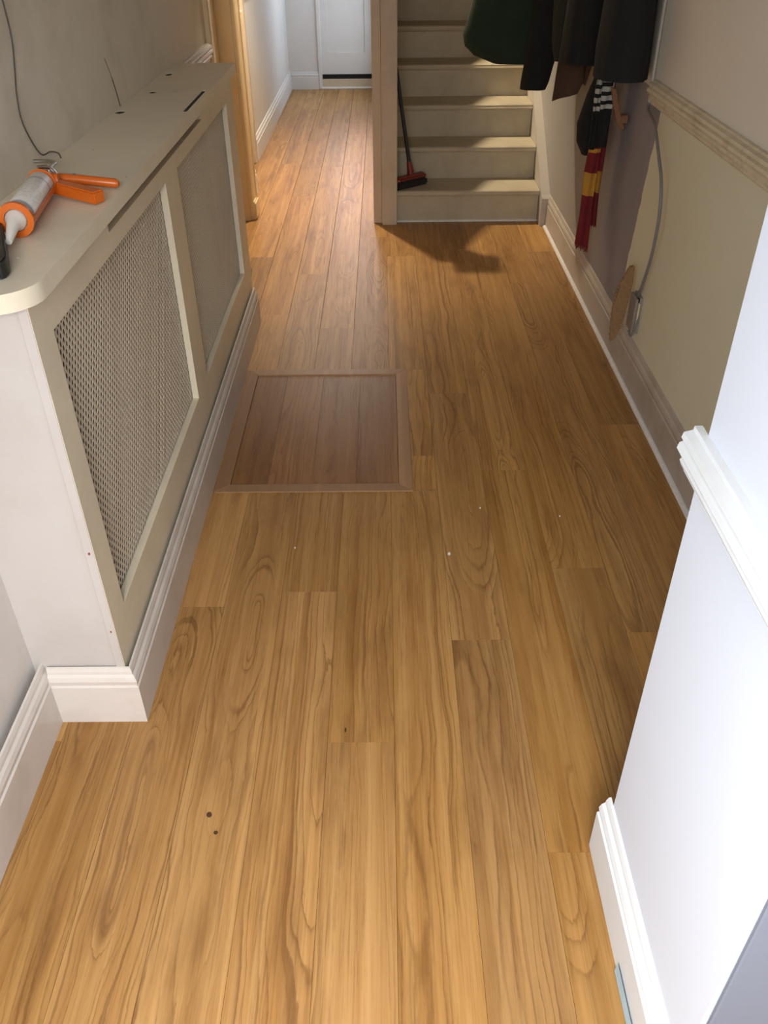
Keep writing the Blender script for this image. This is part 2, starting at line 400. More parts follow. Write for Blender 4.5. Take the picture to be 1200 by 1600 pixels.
SKIRT = [(0, 0), (0.018, 0), (0.018, 0.112), (0.014, 0.115), (0.015, 0.119), (0.0165, 0.128), (0.013, 0.138), (0.008, 0.143), (0.007, 0.150), (0.004, 0.158), (0, 0.160)]
SKIRT_TALL = [(o, z*1.04) for o, z in SKIRT]
DADO = [(0, 0), (0.008, 0), (0.012, 0.006), (0.009, 0.012), (0.018, 0.016), (0.021, 0.023), (0.017, 0.030), (0.024, 0.034), (0.029, 0.042), (0.027, 0.050), (0.021, 0.053), (0.026, 0.058), (0.024, 0.066), (0.012, 0.069), (0.011, 0.075), (0, 0.075)]
def dado_at(z, s=1.0): return [(o*s, z+zz) for o, zz in DADO]

# ------------------------------------------------------------------ dimensions
XL, XR, XP = -0.770, 0.925, 0.413           # left wall, right wall, pier face
XF = -0.905                                  # left wall of the far hall
YEND, YBACK, CEIL = 9.075, -0.90, 2.60
JX = [0.014 + 0.1475*k for k in range(-6, 8)]

# ------------------------------------------------------------------ floor: slab and every board
floor = build('floor', box(-1.0, 1.0, YBACK, YEND+0.02, -0.06, -0.016), 'under', origin=(0, 0, -0.016))
tag(floor, 'floor of honey oak boards running down the whole hallway', 'floor', kind='structure')
HX0, HX1, HY0, HY1 = -0.538, 0.084, 2.157, 3.000     # hatch frame outline
ends = {2: [1.634, 3.55, 5.4, 7.3], 3: [0.2, 4.05, 6.1, 8.0], 4: [1.689, 3.4, 5.25, 7.1], 5: [1.191, 4.6, 6.55, 8.4], 6: [0.45, 2.17, 2.366, 4.3],
        7: [1.504, 2.80, 4.45], 8: [0.924, 2.273, 4.4], 9: [1.779, 4.131], 10: [1.527, 3.902], 11: [0.7, 2.562, 4.35], 12: [1.9, 3.8], 1: [0.35, 2.4, 4.3, 6.2, 8.1], 0: [1.2, 3.1, 5.0, 6.9]}
def board(x0, x1, y0, y1):
    far = y1 > 5.2
    g = 0.0007 if far else 0.00025
    ch = 0.0008 if far else 0.0003
    bm = bmesh.new(); z1 = 0.0; zb = -0.015
    x0 += g; x1 -= g; y0 += g*0.6; y1 -= g*0.6
    a = [bm.verts.new(p) for p in ((x0, y0, zb), (x1, y0, zb), (x1, y1, zb), (x0, y1, zb))]
    b = [bm.verts.new(p) for p in ((x0, y0, z1-ch), (x1, y0, z1-ch), (x1, y1, z1-ch), (x0, y1, z1-ch))]
    c = [bm.verts.new(p) for p in ((x0+ch, y0+ch*.5, z1), (x1-ch, y0+ch*.5, z1), (x1-ch, y1-ch*.5, z1), (x0+ch, y1-ch*.5, z1))]
    for r1, r2 in ((a, b), (b, c)):
        for i in range(4): bm.faces.new((r1[i], r1[(i+1) % 4], r2[(i+1) % 4], r2[i]))
    bm.faces.new(c); bm.faces.new(a[::-1])
    return build('floor_board', bm, 'oak', floor, ((x0+x1)/2, (y0+y1)/2, 0))
XS = [XF] + [v for v in JX if XF + 0.03 < v < XR] + [XR]
first = next(i for i, v in enumerate(JX) if v > XF + 0.03)
boards = []
for i in range(len(XS)-1):
    x0, x1 = XS[i], XS[i+1]
    col = first + i - 1
    ymax = YEND if x0 < 0.0 else 4.90
    cut = [YBACK] + sorted(e for e in ends.get(col, [1.0, 2.9, 4.6]) if YBACK+0.1 < e < ymax-0.1) + [ymax]
    for y0, y1 in zip(cut, cut[1:]):
        # the hatch interrupts the boards it cuts
        if x1 > HX0+0.002 and x0 < HX1-0.002 and y1 > HY0 and y0 < HY1:
            if y0 < HY0-0.02: boards.append((col, board(x0, x1, y0, HY0)))
            if y1 > HY1+0.02: boards.append((col, board(x0, x1, HY1, y1)))
            s, e = max(y0, HY0), min(y1, HY1)
            if x0 < HX0-0.004: boards.append((col, board(x0, HX0, s, e)))
            if x1 > HX1+0.004: boards.append((col, board(HX1, x1, s, e)))
        else: boards.append((col, board(x0, x1, y0, y1)))

# ------------------------------------------------------------------ walls and ceiling
def struct(name, bm, mat, label, cat, origin=(0, 0, 0)):
    return tag(build(name, bm, mat, origin=origin), label, cat, kind='structure')
struct('wall_left_front', plate_rects([YBACK, -0.78, 0.16, 1.28], [0, 0.30, 2.05, CEIL], lambda i, j: i == 1 and j == 1, 0, XL-0.13, XL), 'white', 'white painted wall at the lower left before the radiator cover', 'wall')
struct('wall_left', plate_rects([1.28, 4.31, 4.93, 5.06], [0, 0.30, 2.05, CEIL], lambda i, j: i == 1 and j in (0, 1), 0, XL-0.13, XL), 'left_wall', 'greyish cream plaster wall behind the radiator cover', 'wall')
struct('wall_nib', box(-0.97, -0.815, 5.06, 5.50, 0, CEIL), 'far_wall', 'short stub of pale wall just past the yellowed door frame', 'wall')
struct('wall_far_left', box(-1.03, XF, 6.24, YEND+0.1, 0, CEIL), 'far_wall', 'pale left wall at the far end of the hall', 'wall')
struct('wall_end', plate_rects([-1.03, -0.60, -0.10, 0.06], [0, 2.15, CEIL], lambda i, j: i == 1 and j == 0, 1, YEND, YEND+0.12), 'far_wall', 'pale end wall around the back door', 'wall')
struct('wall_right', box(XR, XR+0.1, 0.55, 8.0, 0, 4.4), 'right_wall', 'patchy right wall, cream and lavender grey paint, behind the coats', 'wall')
struct('wall_pier', box(XP, XR+0.1, 0.494, 0.925, 0, CEIL, 0.003, 2), 'pier', 'white wall pier at the right foreground', 'wall')
struct('pier_shade_slab', box(XP+0.004, 0.86, 0.486, 0.494, 0, 2.2, 0.002), 'pier_shade', 'added blue grey slab with shade put into its colour, near side of the pier', 'shade slab')  # added slab: its darker colour stands for shade on the pier's end
struct('wall_recess', box(0.86, 0.96, YBACK, 0.494, 0, CEIL), 'pier', 'plain white wall beside the photographer', 'wall')
struct('wall_back', plate_rects([-0.90, -0.65, 0.35, 0.96], [0, 1.25, 2.25, CEIL], lambda i, j: i == 1 and j == 1, 1, YBACK-0.1, YBACK), 'pier', 'front wall behind the photographer with a window opening', 'wall')
# stair side wall with sloping top
sw = [(4.895, 0), (8.05, 0), (8.05, CEIL), (6.95, CEIL), (4.895, 1.02)]
struct('wall_stair', prism(sw, 0, -0.056, 0.012), 'newel', 'panelled side of the stair between stairs and far hall', 'wall')
struct('wall_far_right', plate_rects([8.05, 8.10, 8.95, YEND], [0, 0.25, 2.1, CEIL], lambda i, j: i == 1 and j == 1, 0, -0.056, 0.012), 'far_wall', 'right wall at the end of the far hall with an opening', 'wall')
bm = box(-1.05, 1.03, YBACK-0.1, 4.95, CEIL, CEIL+0.1); box(-1.05, 0.012, 4.95, YEND+0.1, CEIL, CEIL+0.1, bm=bm)
struct('ceiling', bm, 'ceiling', 'flat painted ceiling over the hall', 'ceiling')
bm = box(-0.05, 1.03, 4.95, 8.0, 4.3, 4.4)
struct('ceiling_stair', bm, 'ceiling', 'ceiling high over the stairwell', 'ceiling')
bm = box(-0.056, 0.012, 4.95, 8.0, CEIL, 4.3); box(-0.05, 1.03, 4.87, 4.95, CEIL+0.1, 4.4, bm=bm); box(-0.05, 1.03, 8.0, 8.1, 0, 4.4, bm=bm)
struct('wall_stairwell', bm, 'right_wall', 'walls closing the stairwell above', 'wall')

# ------------------------------------------------------------------ baseboards
struct('baseboard_left', sweep(SKIRT_TALL, [(XL+0.016, YBACK), (XL+0.016, 1.276)], [(1, 0)]), 'skirt', 'white moulded skirting at the lower left, before the radiator cover', 'skirting')
struct('baseboard_pier', sweep([(o*1.15, z*0.96) for o, z in SKIRT], [(XP, 0.494), (XP, 0.940)], [(-1, 0)]), 'pier_trim', 'white moulded skirting along the foot of the near pier', 'skirting')
struct('baseboard_right', sweep(SKIRT_TALL, [(XR, 0.925), (XR, 4.80)], [(-1, 0)]), 'skirt_dull', 'worn skirting along the right wall below the coats', 'skirting')
struct('trim_1', sweep([(0.0, 0), (0.013, 0), (0.011, 0.006), (0.005, 0.011), (0.0, 0.012)], [(XR-0.0185, 0.93), (XR-0.0185, 4.765)], [(-1, 0)]), 'bead', 'thin white bead along the foot of the right skirting', 'bead')
struct('baseboard_nib', sweep(SKIRT, [(-0.815, 5.075), (-0.815, 5.50)], [(1, 0)]), 'far_wall', 'short skirting end beside the yellowed door frame', 'skirting')
struct('baseboard_far_left', sweep(SKIRT, [(XF, 6.30), (XF, YEND)], [(1, 0)]), 'far_wall', 'white skirting running down the far left wall', 'skirting')
struct('baseboard_end', sweep([(o, z*0.95) for o, z in SKIRT], [(-0.887, YEND), (-0.625, YEND)], [(0, -1)]), 'far_wall', 'short white skirting left of the back door', 'skirting')
# dado rails
struct('trim_2', sweep(dado_at(0.925), [(XR, 0.925), (XR, 3.145)], [(-1, 0)]), 'dado', 'stained cream dado rail on the right wall', 'dado rail')
struct('trim_3', sweep([(o*0.95, z) for o, z in dado_at(0.868, 1.0)], [(XP, 0.494), (XP, 0.946)], [(-1, 0)]), 'pier_trim', 'white moulded dado rail on the near pier', 'dado rail')
struct('trim_4', sweep(dado_at(0.925), [(XL, 3.52), (XL, 4.155)], [(1, 0)]), 'white', 'dado rail stub past the radiator cover shelf', 'dado rail')
struct('trim_5', sweep(dado_at(0.955), [(-0.815, 5.10), (-0.815, 5.42)], [(1, 0)]), 'white', 'dado rail stub on the wall nib past the door frame', 'dado rail')
struct('trim_6', sweep(dado_at(0.985), [(XF, 6.32), (XF, YEND)], [(1, 0)]), 'white', 'dado rail on the far left wall', 'dado rail')

# ------------------------------------------------------------------ doors
# door 1: yellowed frame in the left wall
d1 = thing('door_1', 'yellowed cream door frame and door in the left wall past the radiator cover', 'door', (XL, 4.62, 0), kind='structure')
def archi(y0, y1, x, out, h, name='architrave', mat='door_wood', parent=d1):
    s = 1 if y1 > y0 else -1
    wd = abs(y1-y0)
    prof = [(0, 0), (out*0.55, 0), (out*0.75, wd*0.12), (out*0.6, wd*0.2), (out*0.7, wd*0.5), (out*0.8, wd*0.72), (out, wd*0.80), (out, wd*0.94), (out*0.8, wd), (0, wd)]
    return build(name, prism([(x+o, y0+s*d) for o, d in prof], 2, 0, h), mat, parent)
archi(4.31, 4.175, XL, 0.022, 2.12)
archi(4.93, 5.065, XL, 0.030, 2.12)
build('head', box(XL, XL+0.022, 4.18, 5.06, 2.05, 2.16, 0.004), 'door_wood', d1)
build('jamb', box(XL-0.125, XL, 4.918, 4.93, 0, 2.05), 'door_wood', d1)
build('jamb', box(XL-0.125, XL, 4.31, 4.322, 0, 2.05), 'door_wood', d1)
leaf = build('leaf', plate_rects([4.326, 4.42, 4.82, 4.912], [0.006, 0.25, 0.95, 1.1, 1.9, 2.045], lambda i, j: i == 1 and j in (1, 3), 0, XL-0.115, XL-0.08), 'door_wood', d1)
build('panel', box(XL-0.105, XL-0.095, 4.41, 4.83, 0.24, 1.92), 'door_wood', d1)
build('plinth_block', box(XL, XL+0.036, 4.925, 5.07, 0, 0.10, 0.008, 2), 'door_wood', d1)
# door 3: side door further down the hall
d3 = thing('door_3', 'pale side door recessed between wall stub and far left wall', 'door', (-0.95, 5.87, 0), kind='structure')
build('leaf', box(-1.0, -0.96, 5.50, 6.24, 0, 2.05), 'far_wall', d3)
build('architrave', box(-0.915, XF+0.012, 6.225, 6.30, 0, 2.1, 0.004), 'newel', d3)
build('lintel', box(-1.03, XF, 5.50, 6.24, 2.05, CEIL), 'far_wall', d3)
# door 2: back door at the end
d2 = thing('door_2', 'pale painted back door with a dark brush strip at its foot', 'door', (-0.35, YEND, 0), kind='structure')
build('frame_post', box(-0.622, -0.588, YEND-0.014, YEND+0.10, 0, 2.15, 0.003), 'far_wall', d2)
build('frame_post', box(-0.10, -0.066, YEND-0.014, YEND+0.10, 0, 2.15, 0.003), 'far_wall', d2)
build('threshold', box(-0.59, -0.09, YEND-0.002, YEND+0.10, 0, 0.085, 0.004), 'newel', d2)
build('bead', box(-0.60, -0.06, YEND-0.022, YEND-0.002, 0, 0.018, 0.004), 'bead', d2)
build('brush_strip', box(-0.588, -0.10, YEND+0.012, YEND+0.05, 0.085, 0.125), 'blackgap', d2)
build('leaf', plate_rects([-0.588, -0.52, -0.17, -0.10], [0.125, 0.31, 0.92, 1.05, 2.02, 2.14], lambda i, j: i == 1 and j in (1, 3), 1, YEND+0.02, YEND+0.06), 'far_wall', d2)
build('lower_panel', box(-0.53, -0.16, YEND+0.034, YEND+0.046, 0.30, 0.93), 'far_wall', d2)
build('pane', box(-0.53, -0.16, YEND+0.038, YEND+0.042, 1.04, 2.03), 'glass', d2)

# ------------------------------------------------------------------ staircase
RISE, GO, Y0 = 0.175, 0.25, 4.872
st = thing('staircase', 'worn cream painted wooden stairs with a square newel post', 'staircase', (0.45, Y0, 0))
TX0, TX1 = 0.013, 0.874
tread_me = riser_me = None
for k in range(12):
    z = RISE*(k+1); y = Y0 + GO*k
    if tread_me is None:
        pr = [(y-0.020, z-0.012), (y-0.024, z-0.020), (y-0.020, z-0.028), (y-0.006, z-0.030), (y, z-0.034), (y+GO+0.012, z-0.034), (y+GO+0.012, z), (y-0.012, z), (y-0.020, z-0.005)]
        t = build('tread', prism(pr, 0, TX0, TX1), 'stair', st, (0.45, y, z)); tread_me = t.data
        r = build('riser', box(TX0, TX1, y, y+0.012, z-RISE, z-0.034), 'stair', st, (0.45, y, z)); riser_me = r.data
    else:
        link(bpy.data.objects.new('tread', tread_me), st, (0.45, y, z)); link(bpy.data.objects.new('riser', riser_me), st, (0.45, y, z))
# wall string
sl = RISE/GO
ws = [(4.772, 0), (8.0, 0), (8.0, 0.165+sl*(8.0-4.80)), (4.80, 0.165), (4.772, 0.15)]
build('wall_string', prism(ws, 0, 0.876, 0.9245), 'string', st)
build('base_bead', box(0.074, 0.876, Y0-0.014, Y0, 0, 0.012, 0.003), 'bead', st)
nw = build('newel_post', box(-0.010, 0.074, 4.815, 4.893, 0, 1.135, 0.004, 2), 'newel', st)
cap = bmesh.new()
for (a, z0, z1) in ((0.050, 1.135, 1.143), (0.058, 1.143, 1.165), (0.046, 1.165, 1.18)):
    box(0.032-a, 0.032+a, 4.854-a, 4.854+a, z0, z1, 0.004, bm=cap)
build('newel_cap', cap, 'newel', nw)
build('newel_side_strip', box(-0.058, -0.010, 4.850, 4.893, 0, 1.125, 0.003), 'newel', st)
hr = [(4.895, 1.005), (4.895, 1.075), (6.90, 1.075+0.77*2.005), (6.90, 1.005+0.77*2.005)]
build('handrail', prism(hr, 0, -0.055, 0.022), 'newel', st)

# ------------------------------------------------------------------ hall pendant lamp
lp = thing('pendant_lamp', 'lit warm bulb hanging from the hall ceiling', 'lamp', (-0.40, 5.52, 2.28))
bm = bmesh.new(); bmesh.ops.create_uvsphere(bm, u_segments=20, v_segments=12, radius=0.034); bmesh.ops.translate(bm, verts=bm.verts, vec=(-0.40, 5.52, 2.28))
build('bulb', bm, 'bulb', lp, smooth=True)
build('holder', tube([(-0.40, 5.52, 2.315), (-0.40, 5.52, 2.38)], 0.018, 12), 'bead', lp)
sh = bmesh.new(); rr = []
for (r_, z_) in ((0.022, 2.400), (0.075, 2.385), (0.150, 2.138), (0.147, 2.138), (0.072, 2.381), (0.022, 2.396)):
    rr.append([sh.verts.new((-0.40+r_*math.cos(2*math.pi*k/32), 5.52+r_*math.sin(2*math.pi*k/32), z_)) for k in range(32)])
for q1, q2 in zip(rr, rr[1:]+rr[:1]):
    for k in range(32): sh.faces.new((q1[k], q1[(k+1) % 32], q2[(k+1) % 32], q2[k]))
build('lamp_shade', sh, 'shade', lp, smooth=True)
build('flex', tube([(-0.40, 5.52, 2.38), (-0.40, 5.52, CEIL)], 0.003, 6), 'bead', lp)
build('ceiling_rose', tube([(-0.40, 5.52, CEIL-0.03), (-0.40, 5.52, CEIL)], [0.025, 0.045], 16), 'bead', lp)

# ------------------------------------------------------------------ radiator cover
CX, CY0, CY1, SZ0, SZ1 = -0.570, 1.272, 3.490, 0.985, 1.016
rc = thing('radiator_cover', 'cream radiator cover with perforated grille panels and a deep shelf top', 'radiator cover', (-0.66, 2.38, 0))
ys = [CY0, 1.350, 1.745, 2.275, 2.425, 2.850, 3.330, CY1]
zs = [0.0, 0.272, 0.905, 0.946, SZ0]
def hole(i, j):
    if j == 1: return i in (1, 2) or i in (4, 5)
    if j == 3: return i in (2, 3, 4)
    return False
build('front_panel', plate_rects(ys, zs, hole, 0, CX-0.018, CX), 'cream_wood', rc)
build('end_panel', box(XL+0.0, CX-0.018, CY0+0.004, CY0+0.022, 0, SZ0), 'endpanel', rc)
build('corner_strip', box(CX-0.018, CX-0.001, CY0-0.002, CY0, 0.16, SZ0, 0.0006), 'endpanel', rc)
build('far_end_panel', box(XL+0.0, CX-0.018, CY1-0.018, CY1, 0, SZ0), 'cream_wood', rc)
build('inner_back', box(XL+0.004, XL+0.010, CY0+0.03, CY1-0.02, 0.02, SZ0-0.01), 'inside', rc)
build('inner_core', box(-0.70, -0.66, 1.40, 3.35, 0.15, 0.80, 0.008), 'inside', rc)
build('cover_skirting', sweep(SKIRT, [(XL+0.030, CY0-0.001), (CX+0.008, CY0-0.001), (CX+0.008, 3.47)], [(0, -1), (1, 0)]), 'skirt', rc)
# shelf: rounded near corner, routed slot, chipped holes
SX = -0.545; SY0 = 1.222; SY1 = 3.475
cr = 0.075
outline = [(XL+0.0005, SY0), (SX-cr, SY0)] + [(SX-cr+cr*math.sin(a), SY0+cr-cr*math.cos(a)) for a in [math.pi/2*k/9 for k in range(1, 9)]] + [(SX, SY0+cr), (SX, SY1), (XL+0.0005, SY1)]
def slot(x, y0, y1, hw):
    return [(x+hw*math.cos(a), y1+hw*math.sin(a)) for a in [math.pi*k/5 for k in range(6)]] + [(x-hw*math.cos(a), y0-hw*math.sin(a)) for a in [math.pi*k/5 for k in range(6)]]
holes = [slot(-0.564, 2.60, 2.91, 0.0058), ellipse(-0.748, 2.594, 0.015, 0.020, 10, 0.15), ellipse(-0.722, 2.894, 0.011, 0.018, 10, 0.2), ellipse(-0.738, 3.226, 0.011, 0.024, 10, 0.2),
         ellipse(-0.682, 2.881, 0.003, 0.004, 8), ellipse(-0.618, 1.394, 0.0028, 0.0028, 8), ellipse(-0.650, 2.87, 0.002, 0.004, 8)]
build('shelf', plate_holes([outline]+holes, SZ0, SZ1), 'cream_wood', rc, smooth=True)
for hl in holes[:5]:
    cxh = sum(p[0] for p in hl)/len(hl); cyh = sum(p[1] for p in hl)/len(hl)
    build('hole_shade_plug', prism([(cxh+(p[0]-cxh)*1.03, cyh+(p[1]-cyh)*1.01) for p in hl], 2, SZ0+0.002, SZ1-0.0015), 'hole_shade', rc)  # added dark plug just below the surface, paints shade into slot and holes
# grilles: punched sheet with staggered holes
def grille(y0, y1, z0, z1, x):
    py, pz = 0.0185, 0.0235; t = 0.0016
    V, F = [], []
    rows = int((z1-z0)/(pz/2)) + 2; cols = int((y1-y0)/py) + 2
    ry, rz = 0.0054, 0.0068
    base = [(math.cos(math.pi*k/4), math.sin(math.pi*k/4)) for k in range(8)]
    dia = [(1, 0), (.5, .5), (0, 1), (-.5, .5), (-1, 0), (-.5, -.5), (0, -1), (.5, -.5)]
    for r_ in range(rows):
        for c_ in range(cols):
            cy = y0 + (c_ + (0.5 if r_ % 2 else 0))*py; cz = z0 + r_*pz/2
            k = len(V)
            V += [(x, cy+d[0]*py/2, cz+d[1]*pz/2) for d in dia]
            V += [(x, cy+b_[0]*ry, cz+b_[1]*rz) for b_ in base]
            V += [(x-t, cy+b_[0]*ry, cz+b_[1]*rz) for b_ in base]
            for i in range(8):
                j = (i+1) % 8
                F.append((k+i, k+j, k+8+j, k+8+i)); F.append((k+8+i, k+8+j, k+16+j, k+16+i))
    me = bpy.data.meshes.new('grille'); me.from_pydata(V, [], F); me.materials.append(M['grille'])
    o = link(bpy.data.objects.new('grille', me), rc, (0, 0, 0))
    tag(o, 'perforated cream grille sheet')
grille(1.340, 2.285, 0.262, 0.915, CX-0.020)
grille(2.415, 3.340, 0.262, 0.915, CX-0.020)
for (y, z) in ((1.2705, 0.475), (1.2705, 0.265), ):
    build('rust_spot', prism(ellipse(-0.579, z, 0.0022, 0.0035, 8, 0.3), 1, 1.2695, 1.2705), 'rust', rc)

# ------------------------------------------------------------------ floor hatch
h = thing('floor_hatch', 'square access hatch in the floor with a mitred plain timber frame', 'hatch', ((HX0+HX1)/2, (HY0+HY1)/2, 0))
fwd = 0.043
IX0, IX1, IY0, IY1 = HX0+fwd, HX1-fwd, HY0+fwd, HY1-fwd
ft, fb = 0.0035, -0.015
def fr(p):
    bm = prism([(a, b) for a, b in p], 2, fb, ft)
    bmesh.ops.bevel(bm, geom=[e for e in bm.edges if all(v.co.z > 0 for v in e.verts)], offset=0.0012, segments=1, affect='EDGES')
    return bm
e = 0.0004
for p in ([(HX0, HY0), (HX1, HY0), (IX1-e, IY0), (IX0+e, IY0)], [(HX0, HY1), (IX0+e, IY1), (IX1-e, IY1), (HX1, HY1)]):
    o = build('frame_strip', fr(p), 'beech', h, ((HX0+HX1)/2, p[0][1], 0))
for p in ([(HX0, HY0+e), (IX0, IY0), (IX0, IY1), (HX0, HY1-e)], [(HX1, HY0+e), (HX1, HY1-e), (IX1, IY1), (IX1, IY0)]):
    build('frame_strip', fr(p), 'beech', h, (p[0][0], (HY0+HY1)/2, 0))
cuts = [IX0+0.0005, -0.378, -0.238, -0.096, IX1-0.0005]
for a, b in zip(cuts, cuts[1:]):
    build('hatch_board', box(a+0.0002, b-0.0002, IY0+0.0006, IY1-0.005, -0.015, -0.0015, 0.0003), 'oak_hatch', h, ((a+b)/2, (IY0+IY1)/2, -0.0015))

# ------------------------------------------------------------------ small things on the shelf
# caulking gun lying with its cartridge; axis from front ring to back plate
A = Vector((-0.650, 1.500, SZ1+0.031)); B = Vector((-0.690, 1.790, SZ1+0.031)); ax = (B-A).normalized()
sd = Vector((ax.y, -ax.x, 0)).normalized(); upv = Vector((0, 0, 1))
gun = thing('caulking_gun', 'orange skeleton caulking gun holding a white sealant tube on the shelf', 'caulking gun', (A.x, A.y, SZ1))
def axcyl(a, b, r0, r1=None, seg=24, caps=True): return tube([A+ax*a, A+ax*b], [r0, r0 if r1 is None else r1], seg, caps=caps)
def cyl_part(name, bm, mat, parent, origin=None, smooth=True): return build(name, bm, mat, parent, origin, smooth)
# cartridge mesh gets its own frame so that the print follows the axis
cm = bmesh.new(); L = 0.225
tube([(0, 0, -L/2), (0, 0, -L/2+0.004), (0, 0, L/2-0.004), (0, 0, L/2)], [0.0235, 0.025, 0.025, 0.0235], 28, bm=cm)
bmesh.ops.recalc_face_normals(cm, faces=cm.faces)
me = bpy.data.meshes.new('sealant_cartridge'); cm.to_mesh(me); cm.free(); me.materials.append(M['tube'])
for p in me.polygons: p.use_smooth = len(p.vertices) == 4
ct = bpy.data.objects.new('sealant_cartridge', me); mid = A + ax*(0.010+L/2); link(ct, gun, mid); ct.rotation_euler = ax.to_track_quat('Z', 'Y').to_euler()
tag(ct, 'white sealant tube with printed label')
# front ring
ring = bmesh.new(); rr = []
for (a, r_) in ((-0.002, 0.0195), (-0.002, 0.0305), (0.008, 0.0305), (0.008, 0.0262), (0.001, 0.0255), (0.001, 0.0195)):
    rr.append([ring.verts.new(A+ax*a+(sd*math.cos(2*math.pi*k/28)+upv*math.sin(2*math.pi*k/28))*r_) for k in range(28)])
for q1, q2 in zip(rr, rr[1:]+rr[:1]):
    for k in range(28): ring.faces.new((q1[k], q1[(k+1) % 28], q2[(k+1) % 28], q2[k]))
cyl_part('front_ring', ring, 'orange', gun)
cyl_part('nozzle', tube([A+ax*0.006, A-ax*0.006, A-ax*0.012, A-ax*0.028-upv*0.002, A-ax*0.075-upv*0.014], [0.0185, 0.0175, 0.0130, 0.0105, 0.0055], 18), 'nozzle', gun)
# cradle: bent sheet under and on the hall side of the tube
cr_ = bmesh.new(); N_ = 9; prv = None
for s in (0.004, 0.262):
    row = []
    for k in range(N_):
        an = R(-75 + 75*k/(N_-1))
        for r_ in (0.0262, 0.0282): row.append(cr_.verts.new(A+ax*s+(sd*math.cos(an)+upv*math.sin(an))*r_))
    if prv:
        for k in range(N_-1):
            for q in (0, 1): cr_.faces.new((prv[2*k+q], prv[2*k+2+q], row[2*k+2+q], row[2*k+q]))
        for k in (0, N_-1): cr_.faces.new((prv[2*k], prv[2*k+1], row[2*k+1], row[2*k]))
    prv = row
for k in range(0): pass
cyl_part('cradle', cr_, 'orange', gun)
cyl_part('back_plate', axcyl(0.240, 0.262, 0.0275, 0.022), 'orange', gun)
cyl_part('housing', tube([A+ax*0.250+sd*0.004, A+ax*0.262+sd*0.016, A+ax*0.262+sd*0.030], [0.016, 0.015, 0.012], 12), 'orange', gun)
cyl_part('plunger_rod', tube(smoothpath([A+ax*0.24+upv*0.004, A+ax*0.34+upv*0.004, A+ax*0.395+upv*0.002, A+ax*0.42-sd*0.02, A+ax*0.425-sd*0.05]), 0.0042, 10), 'steel', gun)
cyl_part('release_plate', tube(smoothpath([A+ax*0.268+upv*0.024-sd*0.006, A+ax*0.285+upv*0.018+sd*0.012, A+ax*0.280+sd*0.026]), [0.004]*13, 8), 'steel', gun)
# fixed grip: channel section; trigger: rounded bar, both pointing to the hall side
def rod(p, q, w0, w1, hgt):
    bm = bmesh.new(); d = (q-p).normalized(); n_ = Vector((d.y, -d.x, 0)).normalized()
    vs = []
    for (c, w_) in ((p, w0), (q, w1)):
        vs.append([bm.verts.new(c + n_*a*w_/2 + upv*b_*hgt/2) for a, b_ in ((-1, -1), (1, -1), (1, 1), (-1, 1))])
    for k in range(4): bm.faces.new((vs[0][k], vs[0][(k+1) % 4], vs[1][(k+1) % 4], vs[1][k]))
    bm.faces.new(vs[0][::-1]); bm.faces.new(vs[1])
    bmesh.ops.bevel(bm, geom=bm.edges[:], offset=0.003, segments=2, affect='EDGES')
    return bm
cyl_part('grip', rod(Vector((-0.672, 1.762, SZ1+0.020)), Vector((-0.560, 1.700, SZ1+0.014)), 0.024, 0.030, 0.024), 'orange', gun)
cyl_part('trigger', tube([Vector((-0.674, 1.808, SZ1+0.022)), Vector((-0.630, 1.812, SZ1+0.018)), Vector((-0.556, 1.806, SZ1+0.012)), Vector((-0.549, 1.805, SZ1+0.012))], [0.011, 0.010, 0.0095, 0.005], 14), 'orange', gun)
cyl_part('pivot_pin', tube([Vector((-0.640, 1.811, SZ1+0.020)), Vector((-0.640, 1.811, SZ1+0.0305))], 0.0038, 10), 'steel', gun)
# black tool at the frame edge
bt = thing('tool_handle', 'black plastic tool handle at the near end of the shelf', 'tool', (-0.655, 1.36, SZ1))
bm = prism([(-0.600, 1.300), (-0.603, 1.322), (-0.676, 1.500), (-0.712, 1.488), (-0.632, 1.290), (-0.606, 1.290)], 2, SZ1+0.0005, SZ1+0.030)
bmesh.ops.bevel(bm, geom=bm.edges[:], offset=0.003, segments=2, affect='EDGES')
build('handle', bm, 'black', bt, smooth=True)
build('blade_guard', box(-0.72, -0.68, 1.485, 1.51, SZ1+0.004, SZ1+0.024, 0.003), 'black', bt)
# thin wires on the left wall
wr = build('wall_wire', tube(smoothpath([(XL+0.002, 1.975, 1.40), (XL+0.002, 1.982, 1.329), (XL+0.002, 1.982, 1.272), (XL+0.002, 1.958, 1.217), (XL+0.002, 1.936, 1.172), (XL+0.002, 1.933, 1.117), (XL+0.004, 1.983, 1.047), (XL+0.010, 2.030, 1.040), (XL+0.016, 2.060, 1.030), (XL+0.018, 2.066, SZ1+0.0015)], 5), 0.0015, 6), 'wire')
tag(wr, 'thin dark wire trailing down the wall above the caulking gun', 'wire')
wr = build('wall_wire', tube(smoothpath([(XL+0.001, 2.610, 1.15), (XL+0.002, 2.635, 1.11), (XL+0.002, 2.655, 1.075), (XL+0.002, 2.668, 1.045), (XL+0.003, 2.675, SZ1+0.0015)], 4), [0.0007]*6+[0.0014]*11, 6), 'wire')
tag(wr, 'short thin wire at the wall behind the middle of the shelf', 'wire')
fwi = build('floor_wire', tube(smoothpath([(-0.600, 3.495, 0.27), (-0.585, 3.52, 0.235), (-0.574, 3.54, 0.21), (-0.586, 3.54, 0.16), (-0.605, 3.53, 0.08), (-0.61, 3.52, 0.004)], 5), 0.0025, 6), 'cable_pale')
tag(fwi, 'pale wire loop poking out past the far end of the radiator cover', 'wire')

